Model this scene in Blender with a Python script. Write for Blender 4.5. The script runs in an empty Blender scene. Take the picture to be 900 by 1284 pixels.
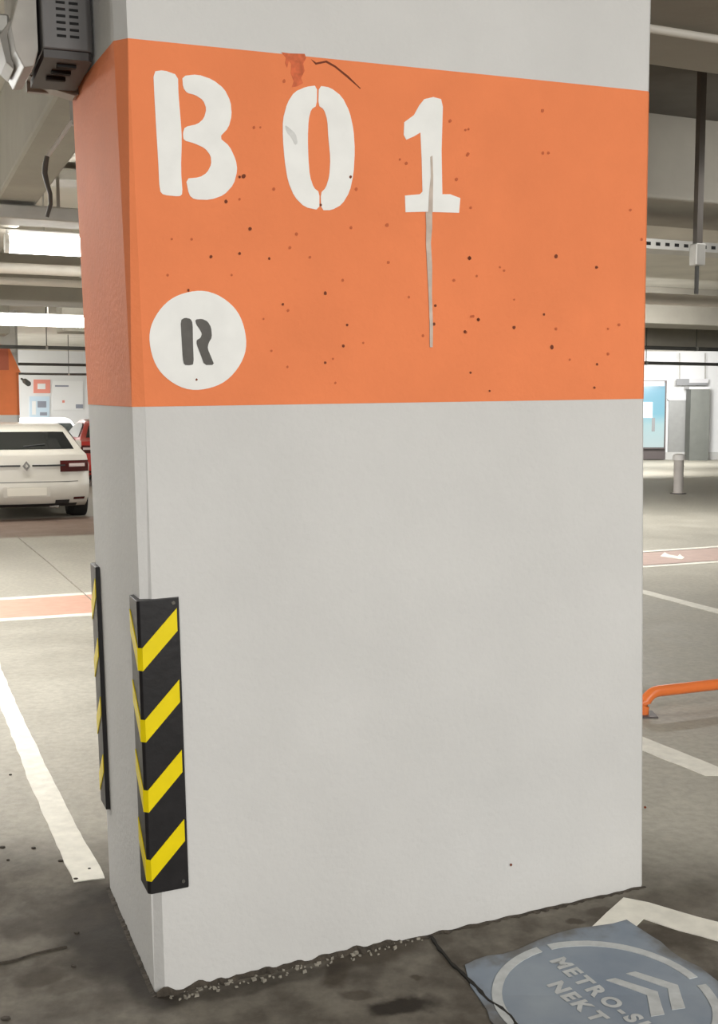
import bpy, bmesh, math, random
from mathutils import Vector, Matrix, noise
from mathutils.geometry import tessellate_polygon
random.seed(7)
SC = bpy.context.scene
COL = SC.collection
# ------------------------------------------------------------------ camera
F = 1420.0                     # focal length in pixels of the 900x1284 frame
CAM = Vector((0, 0, 1.55))
PITCH = math.atan((642 - 515) / F)
cd = bpy.data.cameras.new('camera'); cam = bpy.data.objects.new('camera', cd); COL.objects.link(cam)
cd.sensor_fit = 'VERTICAL'; cd.sensor_height = 36; cd.sensor_width = 36 * 900 / 1284
cd.lens = F * 36 / 1284; cd.clip_start = .05; cd.clip_end = 200
cam.location = CAM; cam.rotation_euler = (math.pi / 2 - PITCH, 0, 0)
SC.camera = cam
# ------------------------------------------------------------------ world, exposure, unseen lamps and added fill lights
SC.view_settings.view_transform = 'Standard'; SC.view_settings.look = 'None'
SC.view_settings.exposure = 0.55; SC.view_settings.gamma = 1; SC.view_settings.use_curve_mapping = False
w = bpy.data.worlds.new('world'); SC.world = w; w.use_nodes = True
w.node_tree.nodes['Background'].inputs[0].default_value = (1, .97, .92, 1)
w.node_tree.nodes['Background'].inputs[1].default_value = .35
O2 = Vector((-.5374, 2.8797, 0)); U2 = Vector((.9212, .3891, 0)); V2 = Vector((-.3891, .9212, 0))
def G(a, b, z): return O2 + U2 * a + V2 * b + Vector((0, 0, z))   # garage grid: a along the pillar's front, b away from it
GROT = math.atan2(U2.y, U2.x)
def unseen_light(a, b, z, power, tilt=0, sx=1.5, sy=.35):  # unseen area light with no fixture; tilt aims it at a surface
    l = bpy.data.lights.new('unseen_area_light', 'AREA'); l.shape = 'RECTANGLE'; l.size = sx; l.size_y = sy
    l.energy = power; l.color = (1, .985, .955)
    o = bpy.data.objects.new('unseen_area_light', l); COL.objects.link(o); o.location = G(a, b, z); o.rotation_euler = (math.radians(tilt), 0, GROT)
    return o
for a, b, p, tl in ((-3.6, -6.2, 62, 58), (-1.0, -7.0, 98, 58), (1.8, -7.2, 106, 58), (4.6, -7.0, 104, 58), (-1.1, 3.4, 88, 0), (-1.2, 7.4, 100, 0), (-6, 8, 140, 0),
                    (4.6, 1.9, 9, 74), (6.6, 7.2, 80, 0), (9.6, 9.5, 90, 35), (4.3, -1.6, 26, 10), (1.0, 12.7, 36, 72), (7, 13.4, 100, 0), (16.5, 19.5, 260, 66), (20.5, 23, 160, 60), 
                    (-9.5, 12.9, 250, 0), (-4, 16.6, 220, 0), (-9, 20, 300, 0), (-3, 21, 330, 0), (-9, 31.5, 330, 50), (-5, 31.5, 330, 50), (-1, 31.5, 330, 50), (3, 27, 260, 0)):
    unseen_light(a, b, 2.8, p, tl)  # garage lamps out of view, plus lights added to brighten single surfaces
unseen_light(-5, 5.5, 2.7, 70, 0).rotation_euler = (0, math.radians(-80), GROT)  # added sideways light for the left face of the beam

# ------------------------------------------------------------------ helpers
def ray(x, y):
    dx, dy = (x - 450) / F, (y - 642) / F
    c, s = math.cos(PITCH), math.sin(PITCH)
    return Vector((dx, c - dy * s, -s - dy * c))
def sstep(x):
    x = max(0, min(1, x)); return x * x * (3 - 2 * x)
def fz(y):                     # the slab rises a little towards the pillar and falls off behind it
    return .046 * max(0, min(1, (y - 2.88) / .72)) * (1 - sstep((y - 4.2) / 5))
def floor_at(x, y):            # where a sight line meets the slab
    d = ray(x, y); z = 0
    for _ in range(12):
        p = CAM + d * ((z - CAM.z) / d.z); z = fz(p.y)
    return p
def at(x, y, Y): d = ray(x, y); return CAM + d * (Y / d.y)
def s2l(c): return tuple(((v / 255 + .055) / 1.055) ** 2.4 if v > 10 else v / 255 / 12.92 for v in c)

MATS = {}
def mat(name, rgb, rough=.6, metal=0, var=.0, scale=6, bump=0, bscale=40, emit=None, spec=.5):
    """procedural material: rgb is a linear base colour, var a mottling amount"""
    m = bpy.data.materials.new(name); m.use_nodes = True; MATS[name] = m
    nt = m.node_tree; b = nt.nodes['Principled BSDF']
    b.inputs['Base Color'].default_value = (*rgb, 1); b.inputs['Roughness'].default_value = rough; b.inputs['Metallic'].default_value = metal
    b.inputs['Specular IOR Level'].default_value = spec
    tc = nt.nodes.new('ShaderNodeTexCoord')
    if var:
        n = nt.nodes.new('ShaderNodeTexNoise'); n.inputs['Scale'].default_value = scale; n.inputs['Detail'].default_value = 6
        nt.links.new(tc.outputs['Object'], n.inputs['Vector'])
        r = nt.nodes.new('ShaderNodeMapRange'); r.inputs[1].default_value = .3; r.inputs[2].default_value = .7
        r.inputs[3].default_value = 1 - var; r.inputs[4].default_value = 1 + var
        nt.links.new(n.outputs[0], r.inputs[0])
        mx = nt.nodes.new('ShaderNodeMix'); mx.data_type = 'RGBA'; mx.blend_type = 'MULTIPLY'; mx.inputs[0].default_value = 1
        mx.inputs[6].default_value = (*rgb, 1); nt.links.new(r.outputs[0], mx.inputs[7]); nt.links.new(mx.outputs[2], b.inputs['Base Color'])
    if bump:
        n2 = nt.nodes.new('ShaderNodeTexNoise'); n2.inputs['Scale'].default_value = bscale; n2.inputs['Detail'].default_value = 8
        nt.links.new(tc.outputs['Object'], n2.inputs['Vector'])
        bp = nt.nodes.new('ShaderNodeBump'); bp.inputs['Strength'].default_value = bump; bp.inputs['Distance'].default_value = .01
        nt.links.new(n2.outputs[0], bp.inputs['Height']); nt.links.new(bp.outputs[0], b.inputs['Normal'])
    if emit:
        b.inputs['Emission Color'].default_value = (*emit[0], 1); b.inputs['Emission Strength'].default_value = emit[1]
    return m

def origin(o):
    v = Vector((0, 0, 0))
    while o is not None: v += o.location; o = o.parent
    return v
class MB:
    """collects shapes and links them as ONE mesh object"""
    def __init__(s): s.v = []; s.f = []
    def add(s, vs, fs):
        k = len(s.v); s.v += [Vector(p) for p in vs]; s.f += [tuple(i + k for i in f) for f in fs]; return s
    def box(s, c, size, ax=None):
        c = Vector(c); X, Y, Z = ax if ax else (Vector((1, 0, 0)), Vector((0, 1, 0)), Vector((0, 0, 1)))
        h = [d / 2 for d in size]
        vs = [c + X * (h[0] * i) + Y * (h[1] * j) + Z * (h[2] * k) for k in (-1, 1) for j in (-1, 1) for i in (-1, 1)]
        return s.add(vs, [(0, 2, 3, 1), (4, 5, 7, 6), (0, 1, 5, 4), (2, 6, 7, 3), (0, 4, 6, 2), (1, 3, 7, 5)])
    def prism(s, pts, off):    # polygon (3-D points) pulled along off; closed
        pts = [Vector(p) for p in pts]; n = len(pts); off = Vector(off)
        tris = tessellate_polygon([pts])
        nrm = Vector((0, 0, 0))
        for i in range(n): nrm += pts[i].cross(pts[(i + 1) % n])
        fs = []
        for t in tris:
            a, b, c = t
            if (pts[b] - pts[a]).cross(pts[c] - pts[a]).dot(nrm) < 0: a, b, c = a, c, b
            fs.append((a, b, c))
        flip = nrm.dot(off) > 0
        top = [(a + n, b + n, c + n) for a, b, c in fs]; bot = [(a, c, b) for a, b, c in fs]
        sides = [(i, (i + 1) % n, (i + 1) % n + n, i + n) for i in range(n)]
        allf = top + bot + sides
        if not flip: allf = [tuple(reversed(f)) for f in allf]
        return s.add(pts + [p + off for p in pts], allf)
    def tube(s, path, r, n=10, cap=True):
        path = [Vector(p) for p in path]; rings = []
        up = Vector((0, 0, 1))
        for i, p in enumerate(path):
            d = (path[min(i + 1, len(path) - 1)] - path[max(i - 1, 0)]).normalized()
            a = d.cross(up if abs(d.z) < .95 else Vector((0, 1, 0))).normalized(); b = a.cross(d)
            rr = r[i] if isinstance(r, (list, tuple)) else r
            rings.append([p + (a * math.cos(t) + b * math.sin(t)) * rr for t in [2 * math.pi * k / n for k in range(n)]])
        vs = [q for g in rings for q in g]
        fs = [(i * n + k, (i + 1) * n + k, (i + 1) * n + (k + 1) % n, i * n + (k + 1) % n) for i in range(len(path) - 1) for k in range(n)]
        if cap: fs += [tuple(range(n)), tuple(reversed(range((len(path) - 1) * n, len(path) * n)))]
        return s.add(vs, fs)
    def lathe(s, c, prof, n=20):
        c = Vector(c); vs = []; fs = []
        for r, z in prof: vs += [c + Vector((r * math.cos(2 * math.pi * k / n), r * math.sin(2 * math.pi * k / n), z)) for k in range(n)]
        for i in range(len(prof) - 1): fs += [(i * n + k, i * n + (k + 1) % n, (i + 1) * n + (k + 1) % n, (i + 1) * n + k) for k in range(n)]
        fs += [tuple(reversed(range(n))), tuple(range((len(prof) - 1) * n, len(prof) * n))]
        return s.add(vs, fs)
    def build(s, name, m, parent=None, smooth=False, bevel=0, local=False):
        me = bpy.data.meshes.new(name)
        off = Vector((0, 0, 0)) if (local or parent is None) else origin(parent)
        bm = bmesh.new(); vs = [bm.verts.new(v - off) for v in s.v]
        for f in s.f:
            try: bm.faces.new([vs[i] for i in f])
            except ValueError: pass
        bmesh.ops.recalc_face_normals(bm, faces=bm.faces)
        bm.to_mesh(me); bm.free()
        if smooth:
            for p in me.polygons: p.use_smooth = True
        me.materials.append(MATS[m])
        o = bpy.data.objects.new(name, me); COL.objects.link(o); o.parent = parent
        if bevel:
            b = o.modifiers.new('edge', 'BEVEL'); b.width = bevel; b.segments = 2; b.limit_method = 'ANGLE'; b.angle_limit = math.radians(40)
        if smooth and hasattr(me, 'set_sharp_from_angle'): me.set_sharp_from_angle(angle=math.radians(40))
        return o
def tag(o, label=None, cat=None, group=None, kind=None):
    for k, v in (('label', label), ('category', cat), ('group', group), ('kind', kind)):
        if v: o[k] = v
    return o
def empty(name, loc, label=None, cat=None, group=None, rz=0, kind=None):
    o = bpy.data.objects.new(name, None); COL.objects.link(o); o.location = loc; o.rotation_euler = (0, 0, rz)
    o.empty_display_size = .1
    return tag(o, label, cat, group, kind)
def copy_tree(o, parent=None):
    c = o.copy(); COL.objects.link(c); c.parent = parent
    for ch in [x for x in COL.objects if x.parent == o]: copy_tree(ch, c)
    return c

# ------------------------------------------------------------------ materials
mat('white_paint', (.612, .606, .588), .75, spec=.3, var=.035, scale=3, bump=.18, bscale=55)
mat('orange_paint', (.81, .236, .092), .72, spec=.2, var=.05, scale=4, bump=.2, bscale=60)
mat('stencil_white', (.80, .80, .77), .55, var=.04, scale=14)
mat('stencil_black', (.085, .078, .068), .6, var=.15, scale=30)
mat('drip_grey', (.52, .43, .36), .6, var=.15, scale=30)
mat('pock_dark', (.17, .04, .016), .9)
mat('smudge_grey', (.62, .62, .60), .7, var=.1, scale=60)
mat('flaked_orange', (.62, .135, .05), .8, var=.25, scale=50)
mat('pock_mid', (.52, .12, .045), .9)
mat('rubber_black', (.012, .011, .012), .45, var=.2, scale=25, bump=.1)
mat('reflective_yellow', (.84, .66, .0), .4, var=.04, scale=20)
mat('mortar_dark', (.055, .045, .034), .95, var=.4, scale=40, bump=.6, bscale=120)
mat('mortar_light', (.25, .23, .19), .95, var=.3, scale=60, bump=.4)
mat('crack_dark', (.018, .016, .013), 1)
mat('line_white', (.74, .72, .64), .6, var=.10, scale=18, bump=.15)
mat('line_pink', (.42, .31, .27), .6, var=.08, scale=9)
mat('line_coral', (.62, .36, .27), .6, var=.08, scale=9)
mat('emblem_white', (.46, .48, .48), .7, var=.12, scale=30)
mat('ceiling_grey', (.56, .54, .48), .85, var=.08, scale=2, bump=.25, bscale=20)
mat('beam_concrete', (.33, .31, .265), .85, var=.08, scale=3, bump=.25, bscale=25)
mat('wall_white', (.70, .71, .72), .7, var=.03, scale=1)
mat('wall_grey', (.5, .5, .49), .7, var=.04, scale=1)
mat('galvanised', (.42, .41, .38), .4, .5, var=.1, scale=8)
mat('pipe_pale', (.55, .52, .46), .45, var=.06, scale=5)
mat('pipe_dark', (.09, .09, .085), .9, 0, var=.1)
mat('cable_grey', (.10, .095, .085), .6)
mat('box_dark', (.105, .100, .098), .45, var=.08, scale=14)
mat('box_darker', (.045, .04, .038), .5, var=.1, scale=10)
mat('box_pale', (.33, .31, .275), .4, var=.10, scale=12)
mat('slot_black', (.01, .01, .01), .9)
mat('lamp_white', (.8, .8, .78), .4)
mat('lamp_glow', (.9, .9, .88), .4, emit=((1, .975, .93), 14))
mat('car_white', (.57, .545, .485), .25, var=.01)
mat('car_red', (.42, .035, .028), .22)
mat('car_silver', (.26, .26, .26), .55)
mat('car_glass', (.012, .014, .014), .06)
mat('car_black', (.02, .02, .02), .5)
mat('tyre', (.012, .012, .012), .8)
mat('hub_metal', (.4, .4, .4), .3, .7)
mat('tail_red', (.06, .008, .008), .15)
mat('tail_clear', (.6, .5, .48), .15)
mat('chrome', (.35, .35, .34), .15, .9)
mat('plate_white', (.72, .69, .60), .5)
mat('orange_rail', (.83, .20, .045), .35, var=.05)
mat('bollard_white', (.62, .58, .55), .5, var=.05)
mat('bollard_pale', (.82, .80, .78), .5)
mat('steel_grey', (.33, .335, .33), .4, .3, var=.05)
mat('pillar_grey', (.15, .158, .145), .6, var=.08, scale=4)
mat('sign_grey', (.22, .225, .235), .5)
mat('sign_pale', (.55, .55, .57), .5)
mat('coral_poster', (.75, .28, .22), .6)
mat('blue_poster', (.55, .68, .80), .6)
mat('paper_white', (.78, .79, .8), .6)
mat('poster_ink', (.25, .27, .33), .6)
mat('brick_red', (.52, .13, .07), .6)
mat('steel_brown', (.075, .06, .045), .5)
mat('ceiling_shade', (.085, .075, .06), .95, var=.1)  # ceiling shade between the beams, put into a dark colour
mat('frame_dark', (.09, .075, .075), .5)

def nodes(m): return m.node_tree.nodes, m.node_tree.links
# worn white: stains low on the pillar
def advert_mat():              # backlit advertising screen: blue above fading to white
    m = bpy.data.materials.new('advert_glow'); m.use_nodes = True; MATS['advert_glow'] = m; N, L = nodes(m); b = N['Principled BSDF']
    tc = N.new('ShaderNodeTexCoord'); sp = N.new('ShaderNodeSeparateXYZ'); L.new(tc.outputs['Generated'], sp.inputs[0])
    cr = N.new('ShaderNodeValToRGB'); e = cr.color_ramp.elements
    e[0].position = 0; e[0].color = (.62, .80, .80, 1); e[1].position = 1; e[1].color = (.04, .30, .45, 1)
    k = e.new(.35); k.color = (.50, .80, .82, 1); k = e.new(.52); k.color = (.16, .62, .80, 1); k = e.new(.88); k.color = (.12, .55, .78, 1)
    L.new(sp.outputs[2], cr.inputs[0]); L.new(cr.outputs[0], b.inputs['Emission Color']); b.inputs['Emission Strength'].default_value = .5
    b.inputs['Base Color'].default_value = (.1, .1, .1, 1); b.inputs['Roughness'].default_value = .2
advert_mat()
def emblem_mat():              # blue road paint worn through to the slab towards its edges
    m = bpy.data.materials.new('emblem_blue'); m.use_nodes = True; MATS['emblem_blue'] = m; N, L = nodes(m); b = N['Principled BSDF']
    g = N.new('ShaderNodeNewGeometry'); n = N.new('ShaderNodeTexNoise'); n.inputs['Scale'].default_value = 5; n.inputs['Detail'].default_value = 7
    L.new(g.outputs['Position'], n.inputs[0]); cr = N.new('ShaderNodeValToRGB'); e = cr.color_ramp.elements
    e[0].position = .3; e[0].color = (.19, .23, .285, 1); e[1].position = .75; e[1].color = (.28, .32, .36, 1)
    L.new(n.outputs[0], cr.inputs[0])
    mp = N.new('ShaderNodeMapping'); mp.vector_type = 'TEXTURE'; mp.inputs['Location'].default_value = (.66, 2.86, 0); mp.inputs['Rotation'].default_value = (0, 0, math.atan2(-.894, .447))
    L.new(g.outputs['Position'], mp.inputs[0]); ab_ = N.new('ShaderNodeVectorMath'); ab_.operation = 'ABSOLUTE'; L.new(mp.outputs[0], ab_.inputs[0])
    sx = N.new('ShaderNodeSeparateXYZ'); L.new(ab_.outputs[0], sx.inputs[0]); mxx = N.new('ShaderNodeMath'); mxx.operation = 'MAXIMUM'; L.new(sx.outputs[0], mxx.inputs[0]); L.new(sx.outputs[1], mxx.inputs[1])
    n2 = N.new('ShaderNodeTexNoise'); n2.inputs['Scale'].default_value = 13; n2.inputs['Detail'].default_value = 6; L.new(g.outputs['Position'], n2.inputs[0])
    ad = N.new('ShaderNodeMath'); ad.operation = 'MULTIPLY_ADD'; ad.inputs[1].default_value = .22; L.new(n2.outputs[0], ad.inputs[0]); L.new(mxx.outputs[0], ad.inputs[2])
    r = N.new('ShaderNodeMapRange'); r.interpolation_type = 'SMOOTHSTEP'; r.inputs[1].default_value = .36; r.inputs[2].default_value = .46; r.inputs[3].default_value = 0; r.inputs[4].default_value = .8; L.new(ad.outputs[0], r.inputs[0])
    mx = N.new('ShaderNodeMix'); mx.data_type = 'RGBA'; L.new(r.outputs[0], mx.inputs[0]); L.new(cr.outputs[0], mx.inputs[6]); mx.inputs[7].default_value = (.105, .092, .072, 1)
    L.new(mx.outputs[2], b.inputs['Base Color']); b.inputs['Roughness'].default_value = .75; b.inputs['Specular IOR Level'].default_value = .35
emblem_mat()

def floor_mat():
    m = bpy.data.materials.new('floor_slab'); m.use_nodes = True; MATS['floor_slab'] = m; N, L = nodes(m); b = N['Principled BSDF']
    def mth(op, a, c=None, clamp=False):
        n = N.new('ShaderNodeMath'); n.operation = op; n.use_clamp = clamp
        for i, v in enumerate((a, c)):
            if v is None: continue
            if isinstance(v, (int, float)): n.inputs[i].default_value = v
            else: L.new(v, n.inputs[i])
        return n.outputs[0]
    def nz(scale, det=6, rough=.55, vec=None):
        n = N.new('ShaderNodeTexNoise'); n.inputs['Scale'].default_value = scale; n.inputs['Detail'].default_value = det; n.inputs['Roughness'].default_value = rough
        L.new(vec or pos, n.inputs['Vector']); return n
    def mr(v, a, c, lo=0, hi=1):
        n = N.new('ShaderNodeMapRange'); n.interpolation_type = 'SMOOTHSTEP'
        for i, k in enumerate((a, c, lo, hi)): n.inputs[i + 1].default_value = k
        L.new(v, n.inputs[0]); return n.outputs[0]
    def mix(fac, A, B):
        n = N.new('ShaderNodeMix'); n.data_type = 'RGBA'
        if isinstance(fac, float): n.inputs[0].default_value = fac
        else: L.new(fac, n.inputs[0])
        for i, v in ((6, A), (7, B)):
            if isinstance(v, tuple): n.inputs[i].default_value = (*v, 1)
            else: L.new(v, n.inputs[i])
        return n.outputs[2]
    g = N.new('ShaderNodeNewGeometry'); pos = g.outputs['Position']
    warp = nz(3.2, 5); ws = N.new('ShaderNodeVectorMath'); ws.operation = 'SUBTRACT'; L.new(warp.outputs[1], ws.inputs[0]); ws.inputs[1].default_value = (.5, .5, .5)
    wm = N.new('ShaderNodeVectorMath'); wm.operation = 'SCALE'; L.new(ws.outputs[0], wm.inputs[0]); wm.inputs[3].default_value = .26
    wp = N.new('ShaderNodeVectorMath'); wp.operation = 'ADD'; L.new(pos, wp.inputs[0]); L.new(wm.outputs[0], wp.inputs[1])
    warped = wp.outputs[0]
    fine = nz(26, 8, .65).outputs[0]; mid = nz(2.2, 6).outputs[0]
    coat = mix(mr(mid, .3, .7), (.335, .315, .265), (.40, .38, .325))
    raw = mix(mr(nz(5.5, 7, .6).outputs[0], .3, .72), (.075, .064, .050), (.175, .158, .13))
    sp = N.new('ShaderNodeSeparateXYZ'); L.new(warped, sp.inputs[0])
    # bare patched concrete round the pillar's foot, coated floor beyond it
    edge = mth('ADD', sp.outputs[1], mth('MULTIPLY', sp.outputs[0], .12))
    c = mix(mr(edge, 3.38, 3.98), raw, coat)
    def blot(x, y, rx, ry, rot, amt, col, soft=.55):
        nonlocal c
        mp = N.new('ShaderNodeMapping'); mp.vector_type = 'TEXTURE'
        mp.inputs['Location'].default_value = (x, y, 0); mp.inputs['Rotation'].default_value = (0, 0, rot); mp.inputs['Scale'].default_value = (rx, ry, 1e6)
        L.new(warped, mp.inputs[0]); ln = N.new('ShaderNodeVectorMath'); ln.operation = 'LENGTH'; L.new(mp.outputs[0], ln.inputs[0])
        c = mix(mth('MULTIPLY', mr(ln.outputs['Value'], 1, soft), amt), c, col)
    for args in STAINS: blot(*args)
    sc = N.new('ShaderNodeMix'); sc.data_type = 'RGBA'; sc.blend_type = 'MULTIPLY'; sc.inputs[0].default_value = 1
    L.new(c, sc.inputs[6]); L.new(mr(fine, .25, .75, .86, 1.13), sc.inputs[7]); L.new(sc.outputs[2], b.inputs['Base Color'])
    L.new(mth('ADD', mr(mid, .3, .7, .5, .68), mr(edge, 3.38, 3.98, .25, 0)), b.inputs['Roughness']); b.inputs['Specular IOR Level'].default_value = .35
    bp = N.new('ShaderNodeBump'); bp.inputs['Strength'].default_value = .25; bp.inputs['Distance'].default_value = .01
    L.new(fine, bp.inputs['Height']); L.new(bp.outputs[0], b.inputs['Normal'])
def st(px, py, rx, ry, rot, amt, col, soft=.5):
    p = floor_at(px, py); return (p.x, p.y, rx, ry, rot, amt, col, soft)
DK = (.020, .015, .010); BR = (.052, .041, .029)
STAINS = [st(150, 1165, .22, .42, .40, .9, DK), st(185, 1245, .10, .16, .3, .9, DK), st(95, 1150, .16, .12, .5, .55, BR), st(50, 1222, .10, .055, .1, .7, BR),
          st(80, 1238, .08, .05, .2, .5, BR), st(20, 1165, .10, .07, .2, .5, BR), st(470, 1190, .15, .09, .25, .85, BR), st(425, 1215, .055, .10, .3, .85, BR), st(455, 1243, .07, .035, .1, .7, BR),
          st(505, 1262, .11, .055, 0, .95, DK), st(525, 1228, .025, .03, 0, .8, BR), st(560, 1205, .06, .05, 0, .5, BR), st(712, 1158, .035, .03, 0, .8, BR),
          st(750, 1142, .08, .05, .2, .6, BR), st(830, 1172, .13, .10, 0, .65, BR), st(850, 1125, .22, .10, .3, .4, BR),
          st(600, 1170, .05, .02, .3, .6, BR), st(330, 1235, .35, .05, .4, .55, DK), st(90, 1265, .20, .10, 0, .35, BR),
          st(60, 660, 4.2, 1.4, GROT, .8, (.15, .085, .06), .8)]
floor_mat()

# ------------------------------------------------------------------ setting: floor with its markings
def axis(lo, hi, fa, fb, coarse, fine):
    xs = []; x = lo
    while x < hi - 1e-6:
        xs.append(x); x += fine if fa <= x < fb else coarse
    xs.append(hi); return xs
xs = axis(-44, 48, -3, 3, 4, .5); ys = axis(-28, 54, 2, 9.4, 2, .12)
fl = MB()
for y in ys:
    for x in xs: fl.v.append(Vector((x, y, fz(y))))
nx = len(xs)
fl.f = [(j * nx + i, j * nx + i + 1, (j + 1) * nx + i + 1, (j + 1) * nx + i) for j in range(len(ys) - 1) for i in range(nx - 1)]
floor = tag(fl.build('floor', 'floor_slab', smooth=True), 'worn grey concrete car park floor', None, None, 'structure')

def drape(mb, pts, t=.003, lift=0, step=.12):
    """a painted film of thickness t on the slab, following its slope: slice the outline along Y"""
    bm = bmesh.new(); vs = [bm.verts.new((p[0], p[1], 0)) for p in pts]; bm.faces.new(vs)
    y0 = min(p[1] for p in pts); y1 = max(p[1] for p in pts)
    y = math.floor(y0 / step) * step
    if y1 < 10:
        while y < y1:
            bmesh.ops.bisect_plane(bm, geom=bm.verts[:] + bm.edges[:] + bm.faces[:], plane_co=(0, y, 0), plane_no=(0, 1, 0)); y += step
    bmesh.ops.triangulate(bm, faces=bm.faces[:])
    bm.verts.ensure_lookup_table(); bm.verts.index_update()
    k = len(mb.v); n = len(bm.verts)
    mb.v += [Vector((v.co.x, v.co.y, fz(v.co.y) + lift + t)) for v in bm.verts]
    mb.v += [Vector((v.co.x, v.co.y, fz(v.co.y) + lift - .002)) for v in bm.verts]
    for f in bm.faces:
        ii = [v.index for v in f.verts]
        if f.normal.z < 0: ii.reverse()
        mb.f.append(tuple(k + i for i in ii))
    for e in bm.edges:
        if len(e.link_faces) == 1:
            a, b2 = e.verts[0].index, e.verts[1].index; mb.f.append((k + a, k + b2, k + n + b2, k + n + a))
    bm.free()
def rag(pts, amp=.006, step=.05, seed=0):   # worn edge: resample an outline and jitter it
    out = []
    for i in range(len(pts)):
        a, b = Vector(pts[i][:2]), Vector(pts[(i + 1) % len(pts)][:2]); n = max(1, min(60, int((b - a).length / step)))
        for k in range(n):
            p = a.lerp(b, k / n)
            q = noise.noise_vector(Vector((p.x * 9 + seed, p.y * 9, seed))) * amp
            out.append((p.x + q.x, p.y + q.y))
    return out
def px_poly(pp): return [tuple(floor_at(*p)[:2]) for p in pp]
def mark(name, m, polys, label=None, parent=floor, amp=.006, lift=0, t=.003):
    mb = MB()
    for i, p in enumerate(polys): drape(mb, rag(p, amp, seed=i * 3.1) if amp else p, t, lift)
    o = mb.build(name, m, parent)
    return tag(o, label)
def gpoly(a0, a1, b0, b1): return [tuple(G(a, b, 0)[:2]) for a, b in ((a0, b0), (a1, b0), (a1, b1), (a0, b1))]

mark('bay_line', 'line_white', [px_poly([(-60, 690), (-34, 690), (2, 840), (20, 882), (60, 966), (100, 1045), (131, 1096), (133, 1102), (112, 1104), (92, 1107), (62, 1040), (35, 976), (0, 885), (-25, 800)])], 'thick white bay line ending at the pillar foot')
def pband(x0, x1, ya, yb, yc, yd): return px_poly([(x0, ya), (x1, yb), (x1, yd), (x0, yc)])
mark('crossing_stripe', 'line_coral', [px_poly([(-300, 772), (0, 753), (250, 737), (700, 708), (700, 731), (250, 760), (0, 776), (-300, 796)])], 'coral stripe between two thin white lines')
mark('stripe_border', 'line_white', [px_poly([(-300, 768), (0, 750), (250, 734), (700, 705), (700, 708), (250, 737), (0, 753), (-300, 772)])])
mark('stripe_border', 'line_white', [px_poly([(-300, 796), (0, 776), (250, 760), (700, 731), (700, 734.5), (250, 763.5), (0, 779.5), (-300, 800)])])
mark('walkway_stripe', 'line_pink', [px_poly([(700, 700), (1100, 673), (1100, 690), (700, 717)])], 'faded pink walkway stripe with a worn white symbol', amp=.01)
mark('stripe_border', 'line_coral' if 0 else 'line_white', [px_poly([(700, 698.5), (1100, 671), (1100, 673), (700, 700.8)])], amp=0)
mark('stripe_border', 'line_white', [px_poly([(700, 716.5), (1100, 689.5), (1100, 692), (700, 719)])], amp=0)
mark('walkway_symbol', 'line_white', [px_poly([(828, 698), (833, 693), (839, 696), (850, 698), (852, 695.5), (858, 699.5), (855, 702), (842, 700)])], 'worn white symbol on the pink walkway', amp=.01, lift=.003)
mark('bay_line', 'line_white', [px_poly([(740, 723.5), (811, 741), (1000, 789), (1000, 795), (811, 746), (740, 728)])], 'thin white bay line behind the orange rail')
mark('bay_line', 'line_white', [px_poly([(740, 898), (809, 926), (900, 962), (1060, 962), (1060, 973), (884, 973), (809, 943), (740, 914)])], 'white bay line with a corner in front of the orange rail')
mark('bay_line', 'line_white', [px_poly([(781, 1126), (813, 1132), (850, 1144), (900, 1157), (1000, 1185), (1000, 1207), (900, 1180), (850, 1167), (806, 1153), (788, 1172), (722, 1184), (750, 1155)])], 'white corner line by the blue floor emblem')

# blue floor emblem: square patch, broken ring, double chevron, two lines of letters
EC = Vector((.6484, 2.8555)); ED = Vector((.447, -.894)).normalized(); EU = Vector((.894, .447)).normalized()
def E(x, y): p = EC + ED * x + EU * y; return (p.x, p.y)
sq = [E(-.315, -.25), E(-.33, .10), E(-.30, .325), E(.0, .33), E(.33, .33), E(.33, -.33), E(0, -.33)]
emb = mark('floor_emblem', 'emblem_blue', [sq], 'worn blue square with a white ring, chevrons and letters painted on the floor', amp=.03, t=.0025, lift=.0015)
def eang(px, py): p = floor_at(px, py).xy - EC; return math.atan2(p.dot(EU), p.dot(ED)) % (2 * math.pi)
g1a, g1b = eang(683, 1198), eang(693, 1194); g2a, g2b = eang(867, 1229), eang(877.6, 1237.5)
def arc(a0, a1, r0=.270, r1=.297, n=22):
    mb = MB()
    for i in range(n + 1):
        t = a0 + (a1 - a0) * i / n; j = .0016 * noise.noise(Vector((t * 9, 0, 2)))
        for r, dz in ((r0 + j, .0058), (r1 + j, .0058), (r1 + j, 0), (r0 + j, 0)):
            e = E(r * math.cos(t), r * math.sin(t)); mb.v.append(Vector((e[0], e[1], fz(e[1]) + dz)))
    for i in range(n):
        k = 4 * i
        for q in range(4): mb.f.append((k + q, k + (q + 1) % 4, k + 4 + (q + 1) % 4, k + 4 + q))
    mb.f += [(0, 3, 2, 1), (4 * n, 4 * n + 1, 4 * n + 2, 4 * n + 3)]
    return mb
for a0, a1 in ((g2a, g1b), (g1a, g1a + 1.5), (g2b - 1.5, g2b), (g1a + 1.58, g2b - 1.58 + 2 * math.pi)):
    arc(a0, a1).build('ring_arc', 'emblem_white', emb)
def chev(y):
    w = .027; return [E(-.076, y - w / 2), E(.029, y + .056 - w * .6), E(.117, y - .010 - w * .5), E(.125, y + .014), E(.030, y + .056 + w * .7), E(-.072, y + w / 2 + .002)]
mark('chevron', 'emblem_white', [chev(.076)], parent=emb, amp=.001, lift=.0042, t=.0012)
mark('chevron', 'emblem_white', [chev(.146)], parent=emb, amp=.001, lift=.0042, t=.0012)
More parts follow.
